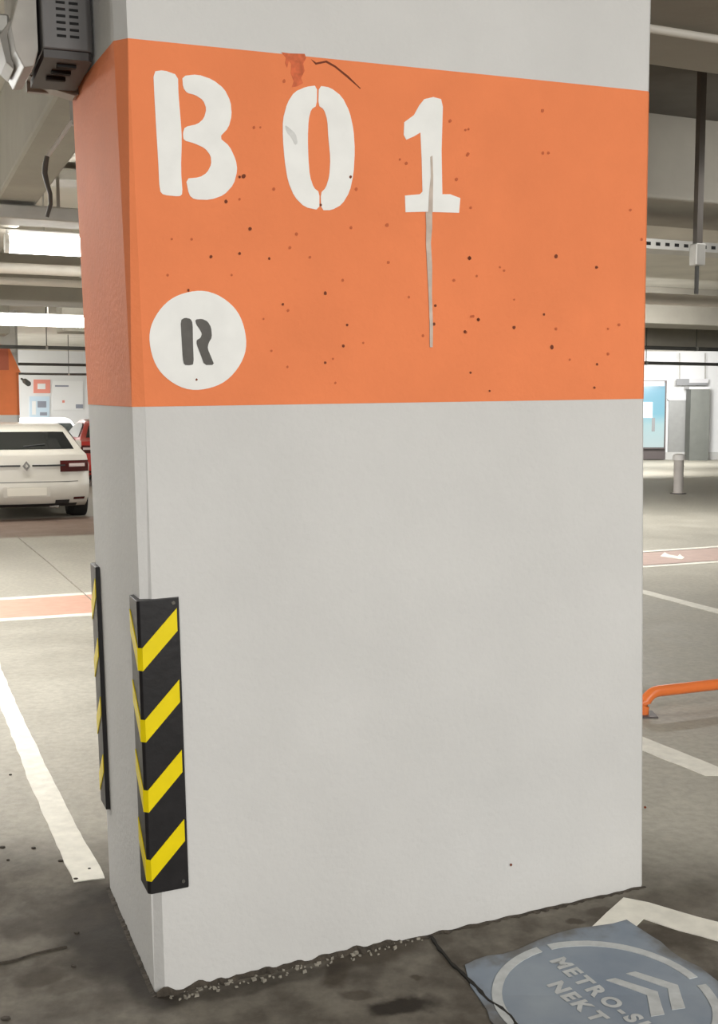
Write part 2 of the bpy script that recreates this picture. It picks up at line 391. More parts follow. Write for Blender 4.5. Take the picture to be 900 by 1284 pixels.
def letters(txt, x, y, size):
    for ch in txt:
        cu = bpy.data.curves.new('letter', 'FONT'); cu.body = ch; cu.size = size; cu.extrude = .0; cu.offset = .0032
        ob = bpy.data.objects.new('letter', cu); COL.objects.link(ob)
        me = bpy.data.meshes.new_from_object(ob.evaluated_get(bpy.context.evaluated_depsgraph_get()))
        wd = max(v.co.x for v in me.vertices) - min(v.co.x for v in me.vertices); x0 = min(v.co.x for v in me.vertices)
        mb = MB(); base = []
        for v in me.vertices:
            e = E(x + v.co.x - x0, y + v.co.y); base.append(Vector((e[0], e[1], fz(e[1]) + .0042 + .0012)))
        mb.add(base, [tuple(p.vertices) for p in me.polygons])
        COL.objects.unlink(ob); bpy.data.objects.remove(ob); bpy.data.meshes.remove(me)
        mb.build('letter', 'emblem_white', emb)
        x += wd + size * .16
letters('METRO-SI', -.222, -.016, .066)
letters('NEKTAR', -.128, -.094, .066)

def strip(path, wid, seed=0, jit=.004):      # a narrow ragged ribbon along a floor path
    P = [Vector(p) for p in path]; L, R = [], []; Q = []
    for i in range(len(P) - 1):
        n = max(2, int((P[i + 1] - P[i]).length / .02)); n = min(n, 60)
        Q += [P[i].lerp(P[i + 1], k / n) for k in range(n)]
    Q.append(P[-1])
    for i, q in enumerate(Q):
        d = (Q[min(i + 1, len(Q) - 1)] - Q[max(i - 1, 0)]).normalized(); nn = Vector((-d.y, d.x))
        j = noise.noise(Vector((i * .37, seed, 0))) * jit; ww = wid * (.55 + .9 * abs(noise.noise(Vector((i * .5, seed + 5, 1)))))
        L.append(q + nn * (ww / 2 + j)); R.append(q - nn * (ww / 2 - j))
    return L, R
def crack(name, pp, wid, m='crack_dark', label=None, seed=0):
    path = [floor_at(*p).xy for p in pp]; L, R = strip(path, wid, seed); mb = MB(); n = len(L)
    for p in L + R: mb.v.append(Vector((p.x, p.y, fz(p.y) + .006)))
    for p in L + R: mb.v.append(Vector((p.x, p.y, fz(p.y) - .004)))
    for i in range(n - 1): mb.f += [(i, n + i, n + i + 1, i + 1), (i, i + 1, 2 * n + i + 1, 2 * n + i), (n + i, 3 * n + i, 3 * n + i + 1, n + i + 1)]
    return tag(mb.build(name, m, floor), label)
crack('floor_crack', [(541, 1176), (551, 1192), (565, 1208), (580, 1222), (597, 1240), (613, 1256), (628, 1266), (640, 1276), (655, 1300)], .011, label='dark crack running from the pillar foot into the blue emblem', seed=2)
crack('floor_crack', [(-20, 1213), (15, 1206), (45, 1197), (70, 1191), (84, 1188)], .005, 'mortar_dark', 'thin crack left of the pillar', 4)
crack('floor_joint', [(20, 672), (60, 705), (118, 756), (180, 800)], .012, 'mortar_light', 'hairline floor joint crossing the coral stripe', 6)
sp = MB()
for x, y, r in ((3, 1063, .008), (42, 1064, .006), (76, 1080, .007), (10, 1079, .004), (96, 1170, .006), (92, 1212, .005), (7, 1278, .010), (95, 1103, .006), (13, 972, .005), (112, 1090, .004)):
    p = floor_at(x, y); drape(sp, [(p.x + r * 1.3 * math.cos(t), p.y + r * math.sin(t)) for t in [k * 1.047 for k in range(6)]], .0042)
tag(sp.build('floor_specks', 'mortar_dark', floor), None, None, None, 'stuff')

# ------------------------------------------------------------------ setting: ceiling, beams, far walls
CZ = 3.42; BZ = 2.87
UV = (U2, V2, Vector((0, 0, 1)))
c = MB().box(G(6, 10, CZ + .1), (62, 60, .2), UV); tag(c.build('ceiling', 'ceiling_grey'), 'rough concrete ceiling slab', None, None, 'structure')
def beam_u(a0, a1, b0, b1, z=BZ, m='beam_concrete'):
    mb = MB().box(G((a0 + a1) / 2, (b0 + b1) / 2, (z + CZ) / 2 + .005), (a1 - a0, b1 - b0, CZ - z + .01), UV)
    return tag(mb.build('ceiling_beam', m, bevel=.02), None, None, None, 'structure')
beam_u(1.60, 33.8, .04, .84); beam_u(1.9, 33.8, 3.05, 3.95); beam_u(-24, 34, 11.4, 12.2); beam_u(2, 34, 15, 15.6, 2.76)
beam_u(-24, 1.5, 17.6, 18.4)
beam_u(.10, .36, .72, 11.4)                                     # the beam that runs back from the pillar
wall = MB().box(G(6, 34, 1.7), (60, .3, 3.6), UV); tag(wall.build('wall_back', 'wall_white'), 'white far wall', None, None, 'structure')
wall = MB().box(G(-22, 9, 1.7), (.3, 50, 3.6), UV); tag(wall.build('wall_left', 'wall_grey'), 'pale side wall', None, None, 'structure')
wall = MB().box(G(34, 9, 1.7), (.3, 50, 3.6), UV); tag(wall.build('wall_right', 'wall_grey'), 'pale side wall', None, None, 'structure')
wall = MB().box(G(6, -16, 1.7), (60, .3, 3.6), UV); tag(wall.build('wall_front', 'wall_grey'), 'pale wall behind the viewer', None, None, 'structure')

pn = empty('shade_panel', G(7.8, 1.95, CZ), 'dark boards added as shade on the ceiling at the upper right', 'panel')
for k in range(8): MB().box(G(2.4 + 1.55 * k, 1.95, CZ - .022), (1.53, 2.18, .045), UV).build('shade_board', 'ceiling_shade', pn)  # boards added where the ceiling between the beams lies in shade

# ------------------------------------------------------------------ the pillar
PO = Vector((-.5374, 2.8797, 0))
PU = Vector((.92086, .3889, .0278)); PV = Vector((-.38961, .92056, .02774)); PW = Vector((-.0148, -.03637, .99923))
def P(u, v, w): return PO + PU * u + PV * v + PW * w
def front_px(x, y, off=0):      # a point of the front face
    d = ray(x, y); t = (PO - CAM).dot(PV) / d.dot(PV); return CAM + d * t - PV * off
def side_px(x, y, off=0):
    d = ray(x, y); t = (PO - CAM).dot(PU) / d.dot(PU); return CAM + d * t - PU * off
def loc(p): q = p - PO; return q.dot(PU), q.dot(PV), q.dot(PW)
# corner positions read off at the foot, the lower and the upper edge of the band: F front arris, L side arris, R right, B rear left
LEV = [  # w, F.u, L.v, R.u, B.v
    [(-.15, .0233, .0245, 1.5755, .6599)] * 1,
]
rows = [dict(F=(.0233, -.12), L=(.0225, -.12), R=(1.5755, -.12), B=(.6599, -.12)),
        dict(F=(.0233, 0), L=(.0220, 0), R=(1.5725, 0), B=(.6599, 0)),
        dict(F=(.0302, 1.5603), L=(.0110, 1.5603), R=(1.5468, 1.5441), B=(.6613, 1.552)),
        dict(F=(.0222, 2.4388), L=(.0560, 2.4450), R=(1.5482, 2.434), B=(.6961, 2.4679)),
        dict(F=(.0180, CZ + .01), L=(.060, CZ + .01), R=(1.5540, CZ + .01), B=(.700, CZ + .01))]
def ring(r, off=0):
    (fu, fw), (lv, lw), (ru, rw), (bv, bw) = r['F'], r['L'], r['R'], r['B']; e = off
    return [P(-e, lv, lw), P(fu, -e, fw), P(ru - .014, -e, rw), P(ru + e, .014, rw), P(ru + e, bv + e, rw), P(.02, bv + e, bw), P(-e, bv - .012, bw)]
pil = empty('parking_pillar', P(.75, .33, 0), 'wide white concrete pillar with an orange band stencilled B 0 1', 'pillar', kind='thing')
def rows_mb(rs, off=0, caps=True):
    mb = MB(); n = 7
    for r in rs: mb.v += ring(r, off)
    for i in range(len(rs) - 1):
        for k in range(n): mb.f.append((i * n + k, i * n + (k + 1) % n, (i + 1) * n + (k + 1) % n, (i + 1) * n + k))
    if caps: mb.f += [tuple(reversed(range(n))), tuple(range((len(rs) - 1) * n, len(rs) * n))]
    return mb
rows_mb(rows).build('shaft', 'white_paint', pil)
# orange band: film round the shaft, its upper edge slightly wavy along the front
bm_ = rows_mb(rows[2:4], .0012).build('orange_band', 'orange_paint', pil)
# corner strip of the band where the paint is deeper red
def face_poly(name, m, px, parent, t=.0012, base=.0012, plane=front_px, label=None):
    mb = MB(); nrm = -PV if plane is front_px else -PU
    polys = px if isinstance(px[0][0], (tuple, list)) else [px]
    for p in polys: mb.prism([plane(x, y, base) for x, y in p], nrm * t)
    return tag(mb.build(name, m, parent), label)
def zz(pts, ox, oy, s): return [(ox + x / s, oy + y / s) for x, y in pts]
def smooth_poly(pts, it=1):      # corner cutting
    for _ in range(it):
        q = []
        for i in range(len(pts)):
            a, b = pts[i], pts[(i + 1) % len(pts)]
            q += [(a[0] * .8 + b[0] * .2, a[1] * .8 + b[1] * .2), (a[0] * .2 + b[0] * .8, a[1] * .2 + b[1] * .8)]
        pts = q
    return pts
b1 = zz([(382, 225), (430, 218), (498, 242), (500, 330), (512, 470), (516, 540), (512, 690), (520, 800), (505, 812), (430, 805), (412, 785), (405, 640), (395, 480), (388, 350)], 90, 30, 3.75)
b2 = zz([(518, 246), (590, 238), (660, 262), (715, 305), (745, 365), (751, 430), (735, 490), (692, 535), (740, 575), (770, 640), (777, 690), (760, 755), (715, 805), (650, 828), (575, 826), (550, 805), (535, 728), (600, 722), (635, 700), (655, 660), (652, 620), (625, 585), (575, 562), (525, 548), (521, 515), (530, 485), (590, 472), (620, 445), (632, 400), (617, 360), (580, 335), (540, 325), (522, 300)], 90, 30, 3.75)
face_poly('stencil_letter', 'stencil_white', [smooth_poly(b1), smooth_poly(b2)], pil, label='white stencilled letter B')
o1 = zz([(208, 147), (165, 152), (120, 172), (92, 215), (75, 280), (75, 350), (82, 440), (95, 520), (120, 580), (160, 620), (217, 632), (217, 562), (195, 545), (180, 500), (174, 430), (172, 350), (175, 280), (185, 240), (207, 226)], 330, 60, 3.103)
o2 = zz([(215, 148), (260, 155), (305, 190), (335, 250), (350, 320), (355, 400), (350, 490), (335, 560), (305, 610), (265, 632), (225, 632), (222, 565), (242, 545), (256, 500), (260, 430), (252, 350), (248, 280), (235, 240), (213, 225)], 330, 60, 3.103)
face_poly('stencil_digit', 'stencil_white', [smooth_poly(o1), smooth_poly(o2)], pil, label='white stencilled digit 0')
d1 = zz([(625, 200), (660, 192), (690, 200), (697, 230), (692, 400), (695, 570), (725, 570), (765, 585), (760, 642), (690, 640), (620, 638), (552, 640), (550, 575), (608, 570), (618, 560), (615, 440), (610, 330), (585, 345), (555, 358), (545, 340), (547, 290), (585, 262), (605, 225)], 330, 60, 3.103)
face_poly('stencil_digit', 'stencil_white', [d1], pil, label='white stencilled digit 1 with a grey run below it')
dr = zz([(630, 640), (655, 640), (655, 700), (650, 760), (655, 850), (654, 960), (658, 1080), (657, 1165), (646, 1165), (645, 1060), (641, 960), (636, 860), (631, 760), (632, 700)], 330, 60, 3.103)
dr2 = zz([(648, 425), (656, 420), (659, 500), (657, 640), (640, 640), (644, 560), (650, 500)], 330, 60, 3.103)
face_poly('paint_drip', 'drip_grey', [dr, dr2], pil, t=.0012, base=.0022, label='grey paint run below the digit 1')
cx, cy = 247.7, 426.8
disc = face_poly('white_disc', 'stencil_white', [[(cx + 60.5 * math.cos(t) + .6 * math.sin(5 * t), cy + 62 * math.sin(t) + .5 * math.cos(7 * t)) for t in [2 * math.pi * k / 56 for k in range(56)]]], pil, label='white disc with a dark stencilled R')
r1 = zz([(315, 290), (345, 272), (385, 280), (400, 310), (402, 450), (408, 600), (380, 608), (340, 605), (330, 560), (322, 420)], 170, 350, 5.625)
r2 = zz([(418, 285), (465, 280), (505, 298), (530, 340), (536, 410), (512, 450), (505, 490), (530, 550), (553, 605), (482, 606), (455, 530), (428, 460), (428, 430), (456, 415), (466, 385), (447, 350), (425, 320)], 170, 350, 5.625)
face_poly('stencil_letter', 'stencil_black', [smooth_poly(r1), smooth_poly(r2)], disc, t=.001, base=.0026, label='dark stencilled letter R')
# pinholes of the cast concrete
def blob(x, y, r, k): return [(x + r * (1 + .35 * noise.noise(Vector((k, i, .3)))) * math.cos(i * math.pi / 4), y + r * 1.15 * (1 + .35 * noise.noise(Vector((k, i, 4.3)))) * math.sin(i * math.pi / 4)) for i in range(8)]
Z6 = lambda x, y: (580 + x / 2.919, 80 + y / 2.919)
Z4 = lambda x, y: (330 + x / 3.103, 60 + y / 3.103)
dark = [Z6(186, 965) + (2.1,), Z6(325, 1037) + (2.4,), Z6(488, 745) + (1.9,), Z6(55, 937) + (1.7,), Z6(490, 1100) + (1.6,), Z6(480, 1185) + (1.5,), Z6(340, 705) + (2.3,), Z6(25, 712) + (1.9,), Z6(296, 917) + (1.5,), Z6(27, 1130) + (1.4,), Z6(97, 1197) + (1.3,),
        Z4(310, 1160) + (1.9,), Z4(338, 503) + (1.8,), Z4(325, 1078) + (1.6,), Z4(240, 955) + (2.2,), Z4(835, 1057) + (2,), Z4(662, 1075) + (2,), Z4(668, 1003) + (1.7,), Z4(783, 1105) + (2,), Z4(800, 818) + (2.2,), Z4(75, 998) + (1.5,), Z4(22, 820) + (1.6,), Z4(240, 1225) + (1.7,), Z4(222, 612) + (1.6,),
        (246, 476, 1.5), (305, 221, 2.6), (283, 253, 2.2), (313, 287, 2.3), (300, 318, 1.8), (264, 322, 2.0), (300, 222, 1.6), (640, 1084, 1.6), (808, 1012, 1.5), (236, 364, 1.6)]
midd = [Z6(290, 172) + (2.4,), Z6(292, 327) + (2,), Z6(312, 327) + (2,), Z6(28, 527) + (1.8,), Z6(135, 745) + (1.5,), Z6(150, 757) + (1.7,), Z6(50, 777) + (1.6,), Z6(187, 863) + (1.4,), Z6(340, 970) + (2,), Z6(570, 955) + (2,), Z6(530, 970) + (1.6,), Z6(530, 1062) + (2,), Z6(390, 1083) + (1.6,), Z6(612, 535) + (1.8,), Z6(653, 643) + (1.9,), Z6(15, 335) + (1.9,), Z6(10, 983) + (2,), Z6(30, 925) + (1.7,), Z6(20, 240) + (1.6,),
        Z4(360, 550) + (2.2,), Z4(480, 690) + (2.4,), Z4(340, 700) + (2,), Z4(485, 835) + (2.2,), Z4(128, 725) + (2.2,), Z4(102, 778) + (2.2,), Z4(180, 815) + (1.8,), Z4(308, 905) + (1.9,), Z4(95, 1022) + (2,), Z4(555, 450) + (2.2,), Z4(725, 285) + (2.2,), Z4(795, 413) + (2,), Z4(750, 512) + (2.2,), Z4(740, 905) + (2,), Z4(620, 1120) + (1.9,), Z4(565, 970) + (1.7,), Z4(815, 1045) + (1.9,), Z4(40, 550) + (2.2,), Z4(785, 320) + (1.6,), Z4(530, 435) + (1.5,), Z4(270, 1210) + (1.5,), Z4(80, 130) + (2.2,),
        (318, 160, 2), (326, 160, 1.5), (300, 250, 1.6), (240, 300, 1.8), (215, 300, 1.6), (210, 345, 1.8), (290, 345, 1.6), (340, 440, 1.6), (360, 460, 1.6), (420, 480, 1.6), (330, 400, 1.4), (455, 430, 1.5)]
for nm, m, lst in (('pinholes', 'pock_dark', dark), ('pinholes', 'pock_mid', midd)):
    mb = MB()
    for k, (x, y, r) in enumerate(lst): mb.prism([front_px(a, b, .0023) for a, b in blob(x, y, r * (.95 if m == 'pock_dark' else .85), k)], -PV * .0006)
    tag(mb.build(nm, m, pil), 'dark pinholes in the orange paint' if m == 'pock_dark' else 'rusty pinholes in the orange paint', None, None, 'stuff')
face_poly('paint_crack', 'pock_dark', [zz([(185, 45), (205, 58), (245, 50), (280, 70), (330, 110), (378, 158), (376, 160), (325, 116), (278, 77), (243, 58), (203, 66)], 330, 60, 3.103)], pil, t=.0006, base=.0014, label='thin crack at the upper edge of the orange band')
face_poly('smudge', 'smudge_grey', [smooth_poly(zz([(82, 300), (100, 312), (125, 335), (133, 372), (122, 380), (108, 350), (90, 330)], 330, 60, 3.103))], pil, t=.0004, base=.0024, label='grey scuff on the digit 0')
face_poly('paint_crack', 'flaked_orange', [zz([(70, 18), (100, 22), (160, 24), (166, 40), (154, 62), (160, 90), (146, 118), (154, 138), (132, 150), (110, 154), (118, 130), (106, 100), (108, 62), (98, 50), (92, 78), (84, 60), (88, 40)], 330, 60, 3.103)], pil, t=.0006, base=.0014, label='flaked orange paint above the digit 0')
# crumbling mortar along the foot of the pillar
def foot(u, v):                 # where the shaft meets the slab
    p = P(u, v, 0)
    for _ in range(6): p = p + PW * (fz(p.y) - p.z)
    return p
mb = MB(); mb2 = MB(); mb3 = MB()
N = 150
edge = [foot(.0 + 1.572 * i / N, -.001) for i in range(N + 1)]
for i in range(N):
    a, b = edge[i], edge[i + 1]; k = i / N
    hgt = (.006 + .022 * max(0, noise.noise(Vector((i * .23, 1, 0))) + .30)) * (1 if k < .45 else .3)
    hg2 = (.006 + .022 * max(0, noise.noise(Vector(((i + 1) * .23, 1, 0))) + .30)) * (1 if k < .45 else .3)
    d1_, d2_ = .005 + .03 * abs(noise.noise(Vector((i * .31, 4, 0)))), .005 + .03 * abs(noise.noise(Vector(((i + 1) * .31, 4, 0))))
    q = [a + PW * hgt, b + PW * hg2, b - PV * d2_ + Vector((0, 0, .002)), a - PV * d1_ + Vector((0, 0, .002)), a - PW * .03 + PV * .02, b - PW * .03 + PV * .02, b - PV * d2_ - Vector((0, 0, .03)), a - PV * d1_ - Vector((0, 0, .03))]
    mb.add(q, [(0, 1, 2, 3), (0, 4, 5, 1), (3, 2, 6, 7), (4, 7, 6, 5), (0, 3, 7, 4), (1, 5, 6, 2)])
edge = [foot(-.001, .66 * i / 60) for i in range(61)]
for i in range(60):
    a, b = edge[i], edge[i + 1]
    h1 = .004 + .010 * abs(noise.noise(Vector((i * .3, 9, 0)))); h2 = .004 + .010 * abs(noise.noise(Vector(((i + 1) * .3, 9, 0))))
    q = [a + PW * h1, b + PW * h2, b - PU * .012 + Vector((0, 0, .002)), a - PU * .012 + Vector((0, 0, .002)), a - PW * .03 + PU * .02, b - PW * .03 + PU * .02, b - PU * .012 - Vector((0, 0, .03)), a - PU * .012 - Vector((0, 0, .03))]
    mb.add(q, [(0, 1, 2, 3), (0, 4, 5, 1), (3, 2, 6, 7), (4, 7, 6, 5), (0, 3, 7, 4), (1, 5, 6, 2)])
tag(mb.build('mortar_seam', 'mortar_dark', pil), 'crumbling dark mortar along the foot', None, None, 'stuff')
for i in range(110):
    u = .03 + .75 * random.random() ** 1.3; p = foot(u, 0) - PV * (.004 + .04 * random.random() ** 2); r = .002 + .004 * random.random()**2
    k0 = len(mb2.v)
    mb2.box(p + Vector((0, 0, r * .4)), (r * 2, r * 1.5, r * 1.4), (Vector((1, random.random(), 0)).normalized(), Vector((-random.random(), 1, .3)).normalized(), Vector((0, .2, 1)).normalized()))
    for q in range(k0, len(mb2.v)): mb2.v[q] += Vector((random.uniform(-.5, .5), random.uniform(-.5, .5), random.uniform(-.4, .2))) * r
tag(mb2.build('mortar_crumbs', 'mortar_light', pil), 'pale mortar crumbs at the foot', None, None, 'stuff')

# ------------------------------------------------------------------ corner guards
def guard(v_sign, v0, w0, w1, label, chev_px):
    """an L of rubber round an arris; leg A on the front (or rear) face, leg B on the side face"""
    base = P(-.012, v0, w0)
    root = empty('corner_guard', base, label, 'corner guard', 'striped rubber guards on the pillar corners')
    A, Bl, t = .098, .085, .013; s = v_sign
    def q(u, d, w): return P(u, v0 + s * d, w)          # d: distance back along the side face from the arris
    prof = [(A, -.0), (A - .004, -t), (-.006, -t), (-t, -.006), (-t, Bl - .004), (-.0, Bl), (-.0, .03), (.035, 0)]
    mb = MB(); mb.prism([q(u, d, w0) for u, d in prof], PW * (w1 - w0)); mb.build('rubber_body', 'rubber_black', root, bevel=.0015)
    H = w1 - w0
    for i in range(4):
        c0 = w1 - H * (.156 + .241 * i); th = .076 * H; ris = .122 * H
        mb = MB()
        e = .0022
        fr = [(-.004, c0), (A - .010, c0 + ris), (A - .010, c0 + ris - th), (-.004, c0 - th)]
        mb.prism([q(u, -t - .0002, w) for u, w in fr], (-PV * s) * e)
        sd = [(-.004, c0), (Bl - .010, c0 + ris * .9), (Bl - .010, c0 + ris * .9 - th), (-.004, c0 - th)]
        mb.prism([P(-t - .0002, v0 + s * d, w) for d, w in sd], -PU * e)
        # bridge over the rounded arris
        mb.add([q(-.004, -t - e, c0), q(-.004, -t - e, c0 - th), P(-t - e, v0 - s * .004, c0 - th), P(-t - e, v0 - s * .004, c0)], [(0, 1, 2, 3)])
        mb.build('chevron_stripe', 'reflective_yellow', root)
    for wv in (w1 - .012, w0 + .02):
        pp = q(A - .018, -t, wv); m2 = MB(); m2.tube([pp + PV * s * .002, pp - PV * s * .003], .005, 8); m2.build('fixing_screw', 'chrome', root)
    return root
_, _, wt = loc(front_px(181, 752)); _, _, wb = loc(front_px(193, 1118))
guard(1, 0, wb, wt, 'black and yellow chevron guard on the front corner of the orange-banded pillar', None)
_, _, wt2 = loc(side_px(119, 706)); _, _, wb2 = loc(side_px(132, 1003))
guard(-1, .662, wb2, wt2, 'worn chevron guard on the rear corner of the pillar, seen edge-on', None)

# ------------------------------------------------------------------ slotted box on the pillar's side
BX = (PU, PV, PW)
hb = P(-.13, .30, 2.30)
dev = empty('slotted_housing', hb, 'dark grey slotted box in a pale metal hood high beside the pillar', 'equipment box')
fl_ = at(53, 62, 3.02); fr_ = at(114, 68, 3.04)
base0 = at(54, 60, 3.0)
def D(x, d, z): return base0 + PU * x + PV * d + PW * z    # x right, d back, z up from the lower left front corner of the dark cover
wd = .128
cov = MB(); prof = [(0, 0), (wd, 0), (wd, .45), (0, .45)]
cov.prism([D(0, 0, 0), D(wd - .012, 0, 0), D(wd, .012, 0), D(wd, .285, 0), D(0, .285, 0)], PW * .34)
cov.build('cover', 'box_dark', dev, bevel=.004)
un = MB(); un.prism([D(.002, .006, -.001), D(wd - .012, .006, -.001), D(wd - .002, .02, -.001), D(wd - .002, .285, -.015), D(.002, .285, -.015)], PW * -.02); un.build('underside', 'box_darker', dev)
for r in range(12):
    for k in range(2):
        sl = MB().box(D(.048 + .033 * k, -.0005, .034 + .0165 * r), (.023, .004, .006), BX); sl.build('vent_slot', 'slot_black', dev)
for k in range(3):
    sl = MB().box(D(.066 - .006 * k, .06 + .055 * k, -.026 - .004 * k), (.05, .018, .008), BX); sl.build('vent_slot', 'slot_black', dev)
hood = MB()
hood.prism([D(x, .29, z) for x, z in [(-.05, .34), (-.05, .05), (.0, .0), (.065, -.032), (.125, -.046), (wd + .022, -.035), (wd + .022, .34)]], PV * .07)
hood.build('hood', 'box_pale', dev, bevel=.003)
lip = MB(); lip.prism([D(x, .03, z) for x, z in [(-.006, .34), (-.045, .34), (-.052, .13), (-.074, .055), (-.066, -.005), (-.046, -.045), (-.020, -.04), (-.008, 0)]], PV * .26); lip.build('side_flap', 'box_pale', dev, bevel=.003)
lip = MB(); lip.prism([D(x, .12, z) for x, z in [(-.060, .10), (-.094, .055), (-.080, -.012), (-.060, -.03)]], PV * .15); lip.build('side_flap', 'box_pale', dev, bevel=.003)
pl = MB().prism([D(.0, .35, -.03), D(wd, .35, -.03), D(wd, .35, .34), D(.0, .35, .34)], PV * .02); pl.build('back_plate', 'box_pale', dev)
pl = MB().box(D(wd + .03, .30, .05), (.07, .03, .12), BX); pl.build('wall_bracket', 'galvanised', dev)
arm = MB().tube([D(-.05, .22, .06), D(-.10, .22, .09), D(-.13, .24, .14), D(-.16, .26, .30)], .022, 10); arm.build('conduit', 'galvanised', dev, smooth=True)
jb = MB().box(D(-.085, .20, .10), (.05, .06, .05), BX); jb.build('junction_clamp', 'galvanised', dev, bevel=.006)

# ------------------------------------------------------------------ lamps in view
def batten(a0, a1, b, z, label, hang=True):
    root = empty('batten_lamp', G((a0 + a1) / 2, b, z), label, 'lamp', 'batten lamps under the ceiling')
    L = a1 - a0; c = G((a0 + a1) / 2, b, z)
    MB().box(c + Vector((0, 0, .085)), (L + .04, .06, .04), UV).build('tray', 'lamp_white', root, bevel=.008)
    MB().tube([G(a0, b, z), G(a1, b, z)], .066, 16).build('diffuser', 'lamp_glow', root, smooth=True)
    for a, e in ((a0, -.03), (a1, .03)): MB().tube([G(a, b, z), G(a + e, b, z)], .068, 16).build('end_cap', 'lamp_white', root)
    for f in (.2, .8): MB().tube([G(a0 + L * f, b, z + .09), G(a0 + L * f, b, CZ + .01)], .006, 6).build('hanger_rod', 'galvanised', root)
    return root
def ab(p): q = p - O2; return q.dot(U2), q.dot(V2)
def solve_u(x, y, z):            # grid position of a point at height z on a sight line
    d = ray(x, y); p = CAM + d * ((z - CAM.z) / d.z); return ab(p)
a, b = solve_u(11, 302, 2.78); batten(a, a + 1.25, b, 2.76, 'short bright batten lamp left of the orange band, upper of two')
a, b = solve_u(108, 403, 2.80); batten(a - 2.6, a, b, 2.78, 'long bright batten lamp lower and farther back than the short one')

# ------------------------------------------------------------------ pipes, trays, cables
def run_u(name, label, cat, y_px, x_px, z, r, m, a0, a1, hang=1.5, group=None, hz=.0):
    a, b = solve_u(x_px, y_px, z)
    root = empty(name, G((a0 + a1) / 2, b, z), label, cat, group)
    MB().tube([G(a0, b, z), G(a1, b, z)], r, 12).build('pipe_run', m, root, smooth=True)
    k = a0 + hang / 2
    while k < a1:
        MB().tube([G(k, b, z), G(k, b, CZ + .01)], .008, 6).build('hanger_rod', 'pipe_dark', root)
        MB().tube([G(k - .02, b, z), G(k + .02, b, z)], r * 1.25, 12).build('pipe_clip', 'galvanised', root)
        k += hang
    return a, b
run_u('ceiling_pipe', 'pale pipe just below the short batten lamp', 'pipe', 338, 50, 2.72, .045, 'pipe_pale', -4, 4, 2)
run_u('ceiling_pipe', 'second pale pipe under the short batten lamp, against the beam', 'pipe', 354, 50, 2.74, .035, 'pipe_pale', -6, 4, 2.2)
run_u('sprinkler_pipe', 'thin dark pipe with rods across the bright background, topmost of three', 'pipe', 436, 60, 2.65, .032, 'pipe_dark', -8, 6.5, 1.35)
run_u('sprinkler_pipe', 'thin dark pipe across the bright background, middle of three', 'pipe', 457, 60, 2.55, .03, 'pipe_dark', -3, 8, 2.7)
run_u('sprinkler_pipe', 'thin dark pipe across the bright background, lowest of three', 'pipe', 469, 60, 2.45, .028, 'pipe_dark', -3, 8, 2.7)
run_u('ceiling_pipe', 'pale thick pipe under the dark ceiling right of the pillar', 'pipe', 376, 850, 2.62, .055, 'pipe_pale', 1.2, 14, 3)
run_u('sprinkler_pipe', 'dark thin pipe in front of the pale beam right of the pillar', 'pipe', 437, 850, 2.70, .035, 'pipe_dark', 8, 22, 2.2)
run_u('sprinkler_pipe', 'dark thin pipe above the blue screen, lower than the beam', 'pipe', 456, 850, 2.42, .03, 'pipe_dark', 8, 22, 2.9)
run_u('conduit', 'thin pale conduit along the underside of the beam at the upper right', 'conduit', 43, 860, BZ - .025, .014, 'pipe_pale', 1.62, 9, 2)
# perforated cable tray on the right
ta, tb = solve_u(850, 311, 2.66)
tray = empty('cable_tray', G(6, tb, 2.66), 'perforated grey cable tray under the dark ceiling right of the pillar', 'cable tray')
MB().box(G(6.5, tb, 2.63), (9.4, .2, .006), UV).build('tray_bed', 'galvanised', tray)
for dv in (-.1, .1): MB().box(G(6.5, tb + dv, 2.66), (9.4, .004, .065), UV).build('tray_side', 'galvanised', tray)
ho = MB()
for k in range(120): ho.box(G(1.9 + .077 * k, tb - .1025, 2.66), (.035, .003, .022), UV)
tag(ho.build('tray_slots', 'slot_black', tray), None, None, None, 'stuff')
# drop pole
pq = at(874, 322, 6.3); pa, pb = ab(Vector((pq.x, pq.y, 0)))
pole = empty('hanging_pole', pq, 'slim grey pole hanging from the dark ceiling right of the pillar', 'pole')
MB().box(G(pa, pb, (pq.z + CZ - .045) / 2), (.038, .034, CZ - .045 - pq.z), UV).build('post', 'steel_brown', pole)
MB().box(G(pa, pb, pq.z + .01), (.066, .06, .12), UV).build('end_bracket', 'galvanised', pole, bevel=.006)
MB().tube([G(pa, pb, pq.z), G(pa, pb, pq.z - .2)], .012, 8).build('dropper', 'pipe_dark', pole)
# cable and conduit left of the pillar
cb = empty('hanging_cable', at(62, 200, 4.8), 'grey cable hanging in a curve from a pale conduit left of the pillar', 'cable')
MB().tube([at(93, 148, 4.9), at(74, 176, 4.85), at(59, 197, 4.8)], .009, 8).build('conduit', 'lamp_white', cb, smooth=True)
MB().tube([at(x, y, 4.8) for x, y in ((59, 196), (57, 206), (56, 217), (59, 230), (63, 243), (63.5, 256), (59, 272))], [.010, .012, .012, .010, .009, .009, .008], 8).build('loose_end', 'cable_grey', cb, smooth=True)
MB().box(at(93, 148, 4.9) + Vector((0, 0, .022)), (.03, .03, BZ - at(93, 148, 4.9).z + .012)).build('fixing_clip', 'galvanised', cb)
